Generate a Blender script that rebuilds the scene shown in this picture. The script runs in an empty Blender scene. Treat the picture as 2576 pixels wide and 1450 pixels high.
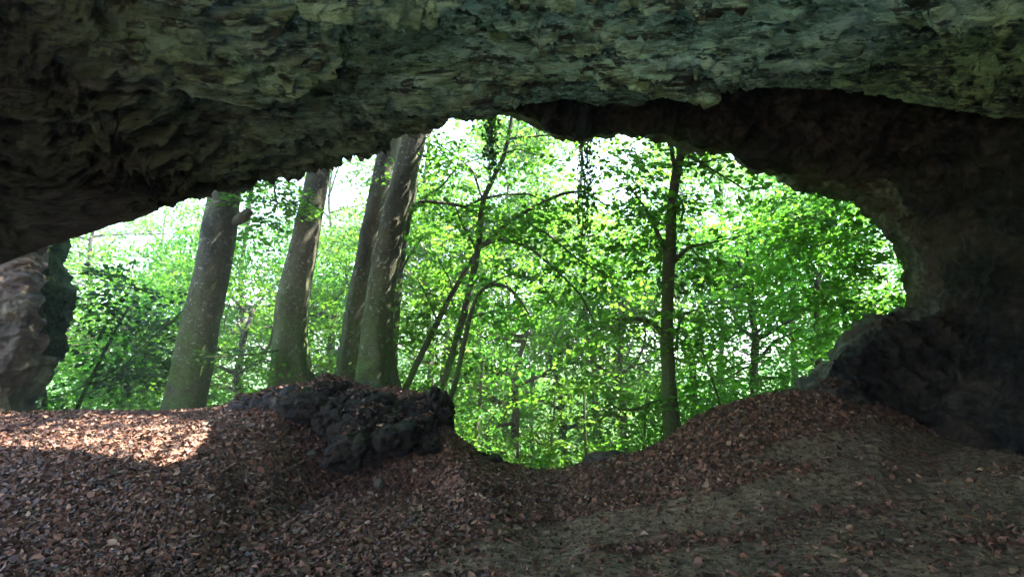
import bpy, math, random
import numpy as np
from mathutils import Vector
R_ = math.radians
random.seed(7); rng = np.random.default_rng(11)
scene = bpy.context.scene
col = scene.collection

# ------------------------------------------------------------ camera, world, sun, exposure
PITCH = R_(8.0); EYE = 1.5; F = 1405.0; CX, CY = 1287.5, 725.0      # photo grid of 2575 x 1450 units
cam_d = bpy.data.cameras.new("camera"); cam = bpy.data.objects.new("camera", cam_d); col.objects.link(cam)
cam.location = (0, 0, EYE); cam.rotation_euler = (R_(90) + PITCH, 0, 0)
cam_d.sensor_width = 36; cam_d.lens = 36 * F / 2575.0
cam_d.clip_start = 0.05; cam_d.clip_end = 2000
scene.camera = cam
SUN_EL, SUN_AZ = R_(58), R_(67)                                      # azimuth clockwise from +Y
world = bpy.data.worlds.new("World"); scene.world = world; world.use_nodes = True
wn = world.node_tree; wn.nodes.clear()
sky = wn.nodes.new('ShaderNodeTexSky'); sky.sky_type = 'NISHITA'; sky.sun_disc = False
sky.sun_elevation = SUN_EL; sky.sun_rotation = SUN_AZ; sky.altitude = 300; sky.air_density = 1.0; sky.dust_density = 0.4
bg = wn.nodes.new('ShaderNodeBackground'); bg.inputs[1].default_value = 0.12
wo = wn.nodes.new('ShaderNodeOutputWorld')
wn.links.new(sky.outputs[0], bg.inputs[0]); wn.links.new(bg.outputs[0], wo.inputs[0])
sl = bpy.data.lights.new("sun", 'SUN'); sl.energy = 5.0; sl.angle = R_(0.5); sl.color = (1.0, 0.95, 0.86)
so = bpy.data.objects.new("sun", sl); col.objects.link(so)
sd = Vector((math.sin(SUN_AZ)*math.cos(SUN_EL), math.cos(SUN_AZ)*math.cos(SUN_EL), math.sin(SUN_EL)))
so.rotation_euler = sd.to_track_quat('Z', 'Y').to_euler(); so.location = (20, 20, 30)
scene.view_settings.view_transform = 'Standard'; scene.view_settings.look = 'None'
scene.view_settings.exposure = 3.6; scene.view_settings.gamma = 1.0
scene.cycles.max_bounces = 10; scene.cycles.diffuse_bounces = 6; scene.cycles.transmission_bounces = 6
scene.cycles.transparent_max_bounces = 8
scene.cycles.use_denoising = True
scene.cycles.sample_clamp_indirect = 8

# ------------------------------------------------------------ maths helpers
cp, sp_ = math.cos(PITCH), math.sin(PITCH)
def at(x, y, Y):
    """a point seen at (x, y) of the photo grid, standing Y metres in front of the camera"""
    x = np.asarray(x, float); y = np.asarray(y, float); Y = np.asarray(Y, float)
    a = (x - CX) / F; b = (CY - y) / F
    dy = cp - b * sp_; dz = sp_ + b * cp
    k = Y / dy
    return np.stack([a * k, Y + 0 * k, EYE + dz * k], -1)

_perm = np.random.default_rng(3).permutation(256); _perm = np.concatenate([_perm, _perm, _perm])
_g = np.random.default_rng(4).normal(size=(256, 3)); _g /= np.linalg.norm(_g, axis=1)[:, None]
def perlin(p):
    pi = np.floor(p).astype(int); pf = p - pi; pi &= 255
    u = pf * pf * pf * (pf * (pf * 6 - 15) + 10)
    out = 0
    for i in (0, 1):
        wx = u[..., 0] if i else 1 - u[..., 0]
        for j in (0, 1):
            wy = u[..., 1] if j else 1 - u[..., 1]
            for k in (0, 1):
                wz = u[..., 2] if k else 1 - u[..., 2]
                h = _perm[_perm[_perm[(pi[..., 0] + i) & 255] + ((pi[..., 1] + j) & 255)] + ((pi[..., 2] + k) & 255)]
                g = _g[h]
                out = out + wx * wy * wz * (g[..., 0] * (pf[..., 0] - i) + g[..., 1] * (pf[..., 1] - j) + g[..., 2] * (pf[..., 2] - k))
    return out
def fbm(p, octv=4, gain=0.5, ridged=False):
    a = 1.0; s = 0.0; q = p.copy()
    for o in range(octv):
        n = perlin(q)
        s = s + a * ((1 - 2.2 * np.abs(n)) * 0.5 if ridged else n)
        a *= gain; q = q * 2.03 + 17.3
    return s
_j = np.random.default_rng(5).random((256, 3))
def vor(p):
    """distance to nearest and second nearest cell point"""
    pi = np.floor(p).astype(int); pf = p - pi
    f1 = np.full(p.shape[:-1], 9.0); f2 = f1.copy()
    for i in (-1, 0, 1):
        for j in (-1, 0, 1):
            for k in (-1, 0, 1):
                h = _perm[_perm[_perm[(pi[..., 0] + i) & 255] + ((pi[..., 1] + j) & 255)] + ((pi[..., 2] + k) & 255)]
                d = np.sqrt(((_j[h] + np.array([i, j, k]) - pf) ** 2).sum(-1))
                f2 = np.minimum(f2, np.maximum(f1, d)); f1 = np.minimum(f1, d)
    return f1, f2
def sstep(x, a=0.0, b=1.0):
    x = np.clip((x - a) / (b - a), 0, 1); return x * x * (3 - 2 * x)
def smooth(a, n):
    if n < 2: return a
    k = np.hanning(n + 2)[1:-1]; k /= k.sum()
    pad = np.concatenate([np.repeat(a[:1], n, 0), a, np.repeat(a[-1:], n, 0)])
    if a.ndim == 1: return np.convolve(pad, k, 'same')[n:-n]
    return np.stack([np.convolve(pad[:, i], k, 'same')[n:-n] for i in range(a.shape[1])], 1)

# ------------------------------------------------------------ object helpers
def tag(o, label=None, cat=None, group=None, kind=None):
    if label: o['label'] = label
    if cat: o['category'] = cat
    if group: o['group'] = group
    if kind: o['kind'] = kind
    return o
def empty(name, loc, label, cat, group=None):
    o = bpy.data.objects.new(name, None); col.objects.link(o); o.location = [float(v) for v in loc]
    o.empty_display_size = 0.2
    return tag(o, label, cat, group)
def mesh(name, V, Fq, mats, parent=None, sm=True, rnd=None, origin=None, mi=None):
    """V verts (n,3), Fq quads (m,4); parent keeps local = world - parent.location"""
    V = np.asarray(V, float)
    off = np.array(parent.location) if parent is not None else (np.array(origin) if origin is not None else np.zeros(3))
    me = bpy.data.meshes.new(name); n = len(V); Fq = np.asarray(Fq, np.int32)
    m, w = Fq.shape
    me.vertices.add(n); me.vertices.foreach_set('co', (V - off).astype(np.float32).ravel())
    me.loops.add(m * w); me.loops.foreach_set('vertex_index', Fq.ravel())
    me.polygons.add(m); me.polygons.foreach_set('loop_start', np.arange(0, m * w, w, dtype=np.int32))
    try: me.polygons.foreach_set('loop_total', np.full(m, w, dtype=np.int32))
    except Exception: pass
    me.polygons.foreach_set('use_smooth', np.full(m, sm))
    if rnd is not None:
        at_ = me.attributes.new('rnd', 'FLOAT', 'POINT'); at_.data.foreach_set('value', np.asarray(rnd, np.float32))
    if mi is not None: me.polygons.foreach_set('material_index', np.asarray(mi, np.int32))
    me.update(calc_edges=True); me.validate()
    for mt in (mats if isinstance(mats, list) else [mats]): me.materials.append(mt)
    o = bpy.data.objects.new(name, me); col.objects.link(o)
    if parent is not None: o.parent = parent
    elif origin is not None: o.location = [float(v) for v in origin]
    return o
def gridfaces(nr, nc, flip=False, wrap=False):
    a = np.arange(nr * nc).reshape(nr, nc)
    if wrap: a = np.concatenate([a, a[:, :1]], 1)
    f = np.stack([a[:-1, :-1], a[:-1, 1:], a[1:, 1:], a[1:, :-1]], -1).reshape(-1, 4)
    return f[:, ::-1] if flip else f
def gnormal(P):
    du = np.gradient(P, axis=1); dv = np.gradient(P, axis=0)
    n = np.cross(du, dv); n /= np.linalg.norm(n, axis=-1, keepdims=True) + 1e-9
    return n

# ------------------------------------------------------------ materials
class NT:
    def __init__(s, name):
        s.m = bpy.data.materials.new(name); s.m.use_nodes = True; s.t = s.m.node_tree; s.t.nodes.clear()
        s.out = s.t.nodes.new('ShaderNodeOutputMaterial'); s.co = s.t.nodes.new('ShaderNodeTexCoord')
        s.geo = s.t.nodes.new('ShaderNodeNewGeometry')
    def n(s, t, **k):
        x = s.t.nodes.new(t)
        for a, b in k.items(): setattr(x, a, b)
        return x
    def l(s, a, b): s.t.links.new(a, b)
    def noise(s, scale, detail=6, rough=0.6, vec=None, stretch=None, dist=0.0):
        x = s.n('ShaderNodeTexNoise'); x.inputs['Scale'].default_value = scale; x.inputs['Detail'].default_value = detail
        x.inputs['Roughness'].default_value = rough; x.inputs['Distortion'].default_value = dist
        v = vec or s.geo.outputs['Position']
        if stretch:
            mp = s.n('ShaderNodeMapping'); mp.inputs['Scale'].default_value = stretch; s.l(v, mp.inputs[0]); v = mp.outputs[0]
        s.l(v, x.inputs['Vector']); return x.outputs['Fac']
    def voronoi(s, scale, stretch=None, feature='F1', vec=None):
        x = s.n('ShaderNodeTexVoronoi'); x.feature = feature; x.inputs['Scale'].default_value = scale
        v = vec or s.geo.outputs['Position']
        if stretch:
            mp = s.n('ShaderNodeMapping'); mp.inputs['Scale'].default_value = stretch; s.l(v, mp.inputs[0]); v = mp.outputs[0]
        s.l(v, x.inputs['Vector']); return x.outputs['Distance']
    def ramp(s, fac, stops):
        r = s.n('ShaderNodeValToRGB'); e = r.color_ramp.elements
        e[0].position, e[0].color = stops[0][0], (*stops[0][1], 1); e[1].position, e[1].color = stops[1][0], (*stops[1][1], 1)
        for p, c in stops[2:]:
            q = e.new(p); q.color = (*c, 1)
        s.l(fac, r.inputs[0]); return r.outputs[0]
    def fr(s, fac, a, b, lo=0.0, hi=1.0):
        r = s.n('ShaderNodeMapRange'); r.inputs[1].default_value = a; r.inputs[2].default_value = b
        r.inputs[3].default_value = lo; r.inputs[4].default_value = hi; s.l(fac, r.inputs[0]); return r.outputs[0]
    def mix(s, fac, a, b, mode='MIX'):
        m = s.n('ShaderNodeMix'); m.data_type = 'RGBA'; m.blend_type = mode
        for sock, v in ((m.inputs[0], fac), (m.inputs[6], a), (m.inputs[7], b)):
            if isinstance(v, (tuple, float, int)): sock.default_value = (*v, 1) if isinstance(v, tuple) else v
            else: s.l(v, sock)
        return m.outputs[2]
    def math(s, op, a, b=0.0):
        m = s.n('ShaderNodeMath'); m.operation = op
        for sock, v in ((m.inputs[0], a), (m.inputs[1], b)):
            if isinstance(v, (int, float)): sock.default_value = v
            else: s.l(v, sock)
        return m.outputs[0]
    def bump(s, h, dist, strength=1.0, nrm=None):
        b = s.n('ShaderNodeBump'); b.inputs['Distance'].default_value = dist; b.inputs['Strength'].default_value = strength
        s.l(h, b.inputs['Height'])
        if nrm: s.l(nrm, b.inputs['Normal'])
        return b.outputs[0]
    def principled(s, c, rough=0.8, spec=0.5, nrm=None):
        p = s.n('ShaderNodeBsdfPrincipled')
        for k, v in (('Base Color', c), ('Roughness', rough), ('Specular IOR Level', spec)):
            if isinstance(v, (tuple, float, int)): p.inputs[k].default_value = (*v, 1) if isinstance(v, tuple) else v
            else: s.l(v, p.inputs[k])
        if nrm: s.l(nrm, p.inputs['Normal'])
        s.l(p.outputs[0], s.out.inputs[0]); return s.m

def rock_ceiling():
    s = NT('mossy_limestone')
    st = (0.4, 1.0, 1.3)
    n1 = s.noise(2.2, 9, 0.7, stretch=st, dist=0.4); n2 = s.noise(6.0, 9, 0.75, stretch=st, dist=0.3); n3 = s.noise(16, 8, 0.75, stretch=(0.6, 1, 1))
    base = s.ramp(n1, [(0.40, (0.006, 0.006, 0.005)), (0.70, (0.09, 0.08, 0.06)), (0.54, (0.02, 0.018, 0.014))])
    green = s.ramp(n2, [(0.34, (0.04, 0.065, 0.02)), (0.66, (0.38, 0.52, 0.17))])
    pale = s.ramp(n2, [(0.36, (0.07, 0.12, 0.07)), (0.62, (0.56, 0.80, 0.54)), (0.48, (0.20, 0.34, 0.18))])
    # moss and lichen tones; sheen right of centre and shade at left painted into them
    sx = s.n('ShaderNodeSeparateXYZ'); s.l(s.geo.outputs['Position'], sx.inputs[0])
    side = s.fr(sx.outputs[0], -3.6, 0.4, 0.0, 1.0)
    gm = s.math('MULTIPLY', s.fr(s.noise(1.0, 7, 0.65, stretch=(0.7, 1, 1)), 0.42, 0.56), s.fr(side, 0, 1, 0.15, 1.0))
    c = s.mix(gm, base, green)
    right = s.fr(sx.outputs[0], 2.4, 4.0, 1.0, 0.0)
    pm = s.math('MULTIPLY', s.fr(s.noise(1.5, 8, 0.7, stretch=(0.45, 1.2, 1)), 0.42, 0.54), s.math('MULTIPLY', side, right))
    c = s.mix(pm, c, pale)
    fine = s.noise(10, 9, 0.8, stretch=(0.22, 1.0, 1.6), dist=0.6); veins = s.fr(fine, 0.51, 0.57)
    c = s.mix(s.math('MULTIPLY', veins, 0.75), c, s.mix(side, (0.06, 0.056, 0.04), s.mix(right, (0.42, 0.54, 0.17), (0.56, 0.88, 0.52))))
    stain = s.fr(s.noise(7, 8, 0.75, stretch=(0.3, 1.1, 1.6)), 0.43, 0.48, 0.08, 1.0)
    c = s.mix(1.0, c, stain, 'MULTIPLY')
    rg = s.fr(n2, 0.3, 0.7, 0.6, 0.3)
    h = s.math('ADD', s.math('MULTIPLY', n2, 1.5), n3)
    nn = s.bump(s.voronoi(6.0, (0.45, 1.1, 1.3)), 0.10, 1.0); nn = s.bump(h, 0.07, 1.0, nn); nn = s.bump(fine, 0.06, 1.0, nn)
    return s.principled(c, rg, 0.6, nn)
def rock_wall(dark=1.0, name='dark_limestone'):
    s = NT(name)
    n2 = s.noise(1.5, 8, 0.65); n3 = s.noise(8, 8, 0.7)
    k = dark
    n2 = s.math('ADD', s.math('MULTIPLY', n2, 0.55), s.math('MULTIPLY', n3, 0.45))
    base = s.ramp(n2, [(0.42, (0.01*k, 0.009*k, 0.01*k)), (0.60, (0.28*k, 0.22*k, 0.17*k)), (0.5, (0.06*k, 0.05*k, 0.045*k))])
    och = s.fr(s.noise(0.75, 4, 0.5), 0.58, 0.66)
    c = s.mix(och, base, s.ramp(n3, [(0.3, (0.12*k, 0.085*k, 0.06*k)), (0.7, (0.33*k, 0.25*k, 0.18*k))]))
    h = s.math('ADD', s.math('MULTIPLY', n3, 0.7), s.noise(28, 6, 0.7))
    nn = s.bump(s.voronoi(5.0), 0.05, 0.7); nn = s.bump(h, 0.03, 0.9, nn)
    return s.principled(c, 0.75, 0.35, nn)
def rock_pale():
    s = NT('pale_limestone')
    n2 = s.noise(2.0, 8, 0.65); n3 = s.noise(9, 8, 0.7)
    base = s.ramp(n2, [(0.36, (0.05, 0.038, 0.027)), (0.66, (0.36, 0.32, 0.24)), (0.5, (0.15, 0.128, 0.094))])
    sx = s.n('ShaderNodeSeparateXYZ'); s.l(s.geo.outputs['Position'], sx.inputs[0])
    brown = s.fr(s.math('ADD', sx.outputs[2], s.math('MULTIPLY', sx.outputs[0], -0.55)), 6.45, 6.55)
    c = s.mix(brown, base, s.ramp(n3, [(0.3, (0.08, 0.055, 0.04)), (0.7, (0.22, 0.165, 0.125))]))
    pits = s.fr(s.voronoi(4.0), 0.0, 0.35, 0.35, 1.0)
    c = s.mix(1.0, c, pits, 'MULTIPLY')
    h = s.math('ADD', s.math('MULTIPLY', n3, 0.7), s.noise(28, 6, 0.7))
    nn = s.bump(h, 0.04, 0.9)
    return s.principled(c, 0.85, 0.3, nn)
def rock_rim():
    s = NT('lit_scalloped_limestone')
    n2 = s.noise(2.5, 8, 0.65); n3 = s.noise(9, 8, 0.7)
    base = s.ramp(s.math('ADD', s.math('MULTIPLY', n2, 0.5), s.math('MULTIPLY', n3, 0.5)), [(0.38, (0.02, 0.016, 0.013)), (0.62, (0.26, 0.24, 0.19)), (0.5, (0.085, 0.07, 0.055))])
    red = s.fr(s.noise(1.3, 4), 0.52, 0.62)
    c = s.mix(red, base, (0.07, 0.042, 0.03))
    h = s.math('ADD', s.math('MULTIPLY', n3, 0.7), s.noise(28, 6, 0.7))
    nn = s.bump(s.voronoi(7.0), 0.06, 0.8); nn = s.bump(h, 0.03, 0.9, nn)
    return s.principled(c, 0.75, 0.4, nn)
def tufa(name='black_tufa'):
    s = NT(name)
    n3 = s.noise(7, 8, 0.7)
    base = s.ramp(n3, [(0.35, (0.002, 0.0018, 0.0015)), (0.68, (0.055, 0.041, 0.03))])
    sx = s.n('ShaderNodeSeparateXYZ'); s.l(s.geo.outputs['Normal'], sx.inputs[0])
    top = s.math('MULTIPLY', s.fr(sx.outputs[2], 0.35, 0.95, 0, .8), s.fr(s.noise(2.2, 5), 0.5, 0.6))
    c = s.mix(top, base, s.ramp(n3, [(0.3, (0.012, 0.022, 0.005)), (0.7, (0.06, 0.09, 0.02))]))
    nn = s.bump(s.voronoi(11.0), 0.04, 0.8); nn = s.bump(s.math('ADD', n3, s.noise(35, 5, 0.7)), 0.03, 0.8, nn)
    return s.principled(c, 0.85, 0.25, nn)
def moss(name='moss'):
    s = NT(name)
    n3 = s.noise(14, 8, 0.7)
    c = s.ramp(n3, [(0.35, (0.012, 0.017, 0.006)), (0.7, (0.07, 0.11, 0.02))])
    nn = s.bump(s.math('ADD', n3, s.noise(60, 5, 0.7)), 0.05, 1.0)
    return s.principled(c, 0.95, 0.1, nn)
def soil():
    s = NT('forest_soil')
    n2 = s.noise(1.3, 7, 0.6); n3 = s.noise(11, 8, 0.7); n4 = s.noise(45, 6, 0.7)
    c = s.ramp(n3, [(0.36, (0.05, 0.037, 0.024)), (0.66, (0.52, 0.38, 0.25)), (0.5, (0.31, 0.22, 0.14))])
    c = s.mix(s.fr(n2, 0.5, 0.68, 0, .6), c, (0.17, 0.145, 0.09))
    c = s.mix(s.fr(n4, 0.6, 0.72), c, (0.17, 0.15, 0.12))
    rad = s.n('ShaderNodeVectorMath', operation='LENGTH'); s.l(s.geo.outputs['Position'], rad.inputs[0])
    c = s.mix(s.fr(rad.outputs['Value'], 12.5, 15), c, s.ramp(n3, [(0.3, (0.05, 0.10, 0.02)), (0.7, (0.13, 0.22, 0.05))]))
    sy = s.n('ShaderNodeSeparateXYZ'); s.l(s.geo.outputs['Position'], sy.inputs[0])
    c = s.mix(s.math('MULTIPLY', s.fr(sy.outputs[1], -1.8, -2.6), s.fr(sy.outputs[0], -1.5, 0.5)), c, s.ramp(n3, [(0.3, (0.38, 0.37, 0.3)), (0.7, (0.62, 0.6, 0.52))]))   # pale gravel added unseen behind the camera to bounce light onto the roof
    nn = s.bump(s.math('ADD', s.math('MULTIPLY', n3, 1.2), n4), 0.03, 0.9)
    return s.principled(c, 0.9, 0.25, nn)
def litter_mat():
    s = NT('dead_leaf')
    a = s.n('ShaderNodeAttribute'); a.attribute_name = 'rnd'
    c = s.ramp(a.outputs['Fac'], [(0.0, (0.012, 0.007, 0.006)), (1.0, (0.55, 0.40, 0.28)), (0.25, (0.05, 0.024, 0.018)),
                                  (0.5, (0.22, 0.085, 0.05)), (0.75, (0.50, 0.225, 0.13)), (0.93, (0.60, 0.38, 0.23))])
    c = s.mix(s.fr(s.noise(0.6, 3), 0.35, 0.65, 0.0, 0.5), c, s.mix(1.0, c, (0.72, 0.68, 0.66), 'MULTIPLY'))
    c = s.mix(0.35, c, s.ramp(s.noise(60, 4), [(0.3, (0.05, 0.03, 0.02)), (0.7, (0.3, 0.2, 0.14))]))
    return s.principled(c, 0.6, 0.4)
def leaf_mat(name, dark, light, yellow, trans=0.55):
    s = NT(name)
    a = s.n('ShaderNodeAttribute'); a.attribute_name = 'rnd'
    oi = s.n('ShaderNodeObjectInfo')
    c = s.ramp(a.outputs['Fac'], [(0.0, dark), (1.0, yellow), (0.7, light)])
    hs = s.n('ShaderNodeHueSaturation'); s.l(c, hs.inputs['Color'])
    s.l(s.fr(oi.outputs['Random'], 0, 1, 0.485, 0.515), hs.inputs['Hue']); s.l(s.fr(oi.outputs['Random'], 0, 1, 0.85, 1.15), hs.inputs['Value'])
    c = hs.outputs[0]
    d = s.n('ShaderNodeBsdfPrincipled'); s.l(c, d.inputs['Base Color']); d.inputs['Roughness'].default_value = 0.45
    d.inputs['Specular IOR Level'].default_value = 0.35
    t = s.n('ShaderNodeBsdfTranslucent'); tc = s.mix(1.0, c, (1.15, 1.3, 0.7), 'MULTIPLY'); s.l(tc, t.inputs[0])
    m = s.n('ShaderNodeMixShader'); m.inputs[0].default_value = trans
    s.l(d.outputs[0], m.inputs[1]); s.l(t.outputs[0], m.inputs[2]); s.l(m.outputs[0], s.out.inputs[0])
    return s.m
def bark(name, c0, c1, mossy=0.0, lichen=0.5):
    s = NT(name)
    v = s.co.outputs['Object']
    n1 = s.noise(3.0, 7, 0.65, vec=v, stretch=(1, 1, 0.5)); n2 = s.noise(22, 7, 0.7, vec=v, stretch=(1, 1, 1.6))
    c = s.ramp(s.math('ADD', s.math('MULTIPLY', n1, .6), s.math('MULTIPLY', n2, .4)), [(0.38, c0), (0.64, c1)])
    c = s.mix(s.fr(n2, 0.55, 0.75, 0, 0.6), c, (0.06, 0.05, 0.04))
    spots = s.math('MULTIPLY', s.fr(s.noise(14, 5, .7, vec=v), 0.56, 0.62), s.fr(s.noise(1.8, 4, vec=v), 0.42, 0.58))
    c = s.mix(s.math('MULTIPLY', spots, lichen), c, (0.42, 0.44, 0.38))
    sx = s.n('ShaderNodeSeparateXYZ'); s.l(v, sx.inputs[0])
    if mossy > 0:
        mm = s.math('MULTIPLY', s.fr(sx.outputs[2], 0.2, 2.6 * mossy + 0.3, 1.0, 0.0), s.fr(s.noise(2.4, 6, vec=v), 0.32, 0.55))
        c = s.mix(mm, c, s.ramp(n2, [(0.3, (0.025, 0.05, 0.008)), (0.7, (0.12, 0.21, 0.035))]))
    nn = s.bump(n1, 0.05, 0.5); nn = s.bump(n2, 0.02, 0.8, nn)
    return s.principled(c, 0.85, 0.25, nn)

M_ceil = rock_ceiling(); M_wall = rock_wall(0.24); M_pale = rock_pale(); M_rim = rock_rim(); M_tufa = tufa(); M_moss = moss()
M_brownrock = rock_wall(0.7, 'brown_rock'); M_soil = soil(); M_lit = litter_mat()
M_bark = bark('beech_bark', (0.022, 0.021, 0.011), (0.15, 0.14, 0.082), 1.0, 0.9)
M_barkd = bark('dark_bark', (0.045, 0.038, 0.03), (0.11, 0.095, 0.075), 0.5, 0.2)
M_barkm = bark('mossy_bark', (0.06, 0.052, 0.038), (0.15, 0.13, 0.095), 1.6, 0.3)
M_leaf = leaf_mat('beech_leaf', (0.05, 0.13, 0.022), (0.13, 0.29, 0.045), (0.19, 0.37, 0.06), 0.62)
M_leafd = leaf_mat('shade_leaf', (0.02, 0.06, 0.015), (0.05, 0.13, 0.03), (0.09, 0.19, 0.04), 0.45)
M_leafy = leaf_mat('sunny_leaf', (0.06, 0.16, 0.02), (0.13, 0.30, 0.04), (0.19, 0.38, 0.06), 0.62)

# ------------------------------------------------------------ the ground
# crest of the floor seen against the valley: (x, y, Y, share of the way where the rise begins)
CR = np.array([(-900, 1060, 7.5, .45), (-300, 1045, 8.3, .45), (0, 1034, 8.6, .45), (200, 1037, 8.7, .45), (400, 1041, 8.8, .45), (540, 1032, 9.0, .47), (620, 1006, 9.3, .54),
               (690, 975, 9.7, .56), (780, 962, 9.9, .68), (880, 962, 9.9, .78), (960, 975, 9.8, .78), (1040, 990, 9.6, .78), (1100, 1010, 9.3, .78), (1140, 1095, 8.8, .7), (1200, 1140, 8.6, .5),
               (1260, 1168, 8.4, .4), (1330, 1187, 8.3, .4), (1400, 1192, 8.3, .4), (1480, 1170, 8.3, .4), (1545, 1155, 8.4, .45), (1620, 1142, 8.4, .5), (1680, 1112, 8.5, .55),
               (1740, 1062, 8.6, .55), (1800, 1032, 8.6, .55), (1900, 1004, 8.5, .55), (1980, 990, 8.3, .6), (2060, 985, 8.3, .6), (2200, 1010, 8.3, .6), (2350, 1070, 8.3, .7),
               (2575, 1100, 8.3, .7), (3200, 1110, 8.0, .7)])
_pc = at(CR[:, 0], CR[:, 1], CR[:, 2])
_az = np.arctan2(_pc[:, 0], _pc[:, 1]); _rc = np.hypot(_pc[:, 0], _pc[:, 1])
def tilt(x, y): return 0.02 + (0.055 + 0.03 * sstep(x, 2, 6)) * np.clip(x, -3, 9) - 0.012 * np.clip(y - 4, -4, 6)
def ground_z(x, y, fine=True):
    th = np.arctan2(x, y); r = np.hypot(x, y) + 1e-6
    Rr = np.interp(th, _az, _rc); zc = np.interp(th, _az, _pc[:, 2]); a = np.interp(th, _az, CR[:, 3])
    back = sstep(np.abs(th), R_(62), R_(85))
    zc = zc * (1 - back) + 0.4 * back
    z0 = tilt(x, y)
    k = sstep(r / Rr, a, 1.0)
    inside = z0 * (1 - k) + zc * k
    d = np.maximum(r - Rr, 0)
    # valley beyond the crest, then the far slope
    fall = 3.6 * (1 - np.exp(-(d / 5.5) ** 1.5)) + 5.0 * sstep(d, 4, 22)
    rise = 9.0 * sstep(d, 30, 110)
    out = zc - fall + rise
    out = out * (1 - back) + (zc + 0.05 * d) * back
    z = np.where(r < Rr, inside, out)
    p = np.stack([x, y, 0 * x], -1)
    z = z + 0.10 * perlin(p * 0.55 + 3.1) * (1 - 0.7 * k) + 0.02 * perlin(p * 2.3)
    # shallow ruts of the trodden path, running up to the right
    q = p[..., 1] - 0.12 * p[..., 0]
    z = z + 0.02 * np.sin(q * 3.4 + 0.5 * x) * sstep(r, 9, 6) 
    if fine:
        z = z + 0.012 * fbm(p * 7.0, 3) * sstep(r, 14, 9) + 0.5 * perlin(p * 0.11) * sstep(d, 6, 20)
    return z
def build_ground():
    th = np.concatenate([np.linspace(-math.pi, R_(-50), 60)[:-1], np.linspace(R_(-50), R_(50), 620), np.linspace(R_(50), math.pi, 60)[1:]])
    r = np.concatenate([np.array([0.02, .5, 1, 1.5, 2, 2.4]), np.linspace(2.7, 11.5, 330), np.geomspace(11.7, 420, 90)])
    T, Rr = np.meshgrid(th, r)
    X = Rr * np.sin(T); Y = Rr * np.cos(T)
    P = np.stack([X, Y, ground_z(X, Y)], -1)
    nr, nc = T.shape
    return mesh('ground', P.reshape(-1, 3), gridfaces(nr, nc, True), M_soil)
tag(build_ground(), 'brown cave floor and forest ground falling into the valley', 'ground', kind='structure')

# ------------------------------------------------------------ the roof of the cave
LIP = np.array([(-900, 1150, 4.4), (-500, 900, 5.0), (-200, 745, 5.6), (0, 662, 6.0), (80, 636, 6.2), (160, 607, 6.3), (260, 578, 6.4), (400, 533, 6.5), (470, 505, 6.6), (530, 482, 6.6),
                (620, 455, 6.7), (700, 432, 6.8), (790, 410, 6.8), (870, 376, 6.9), (930, 348, 6.9), (985, 316, 7.0), (1080, 298, 7.0), (1140, 290, 7.0), (1190, 281, 7.1),
                (1240, 277, 7.1), (1300, 268, 7.1), (1380, 262, 7.1), (1460, 262, 7.1), (1600, 266, 7.0), (1690, 243, 7.0), (1780, 228, 6.9), (1900, 218, 6.8), (2000, 220, 6.7),
                (2100, 230, 6.6), (2200, 246, 6.5), (2300, 262, 6.4), (2400, 280, 6.3), (2500, 295, 6.1), (2575, 305, 6.0), (2800, 335, 6.1), (3300, 390, 6.3), (3800, 520, 6.5)])
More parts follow.
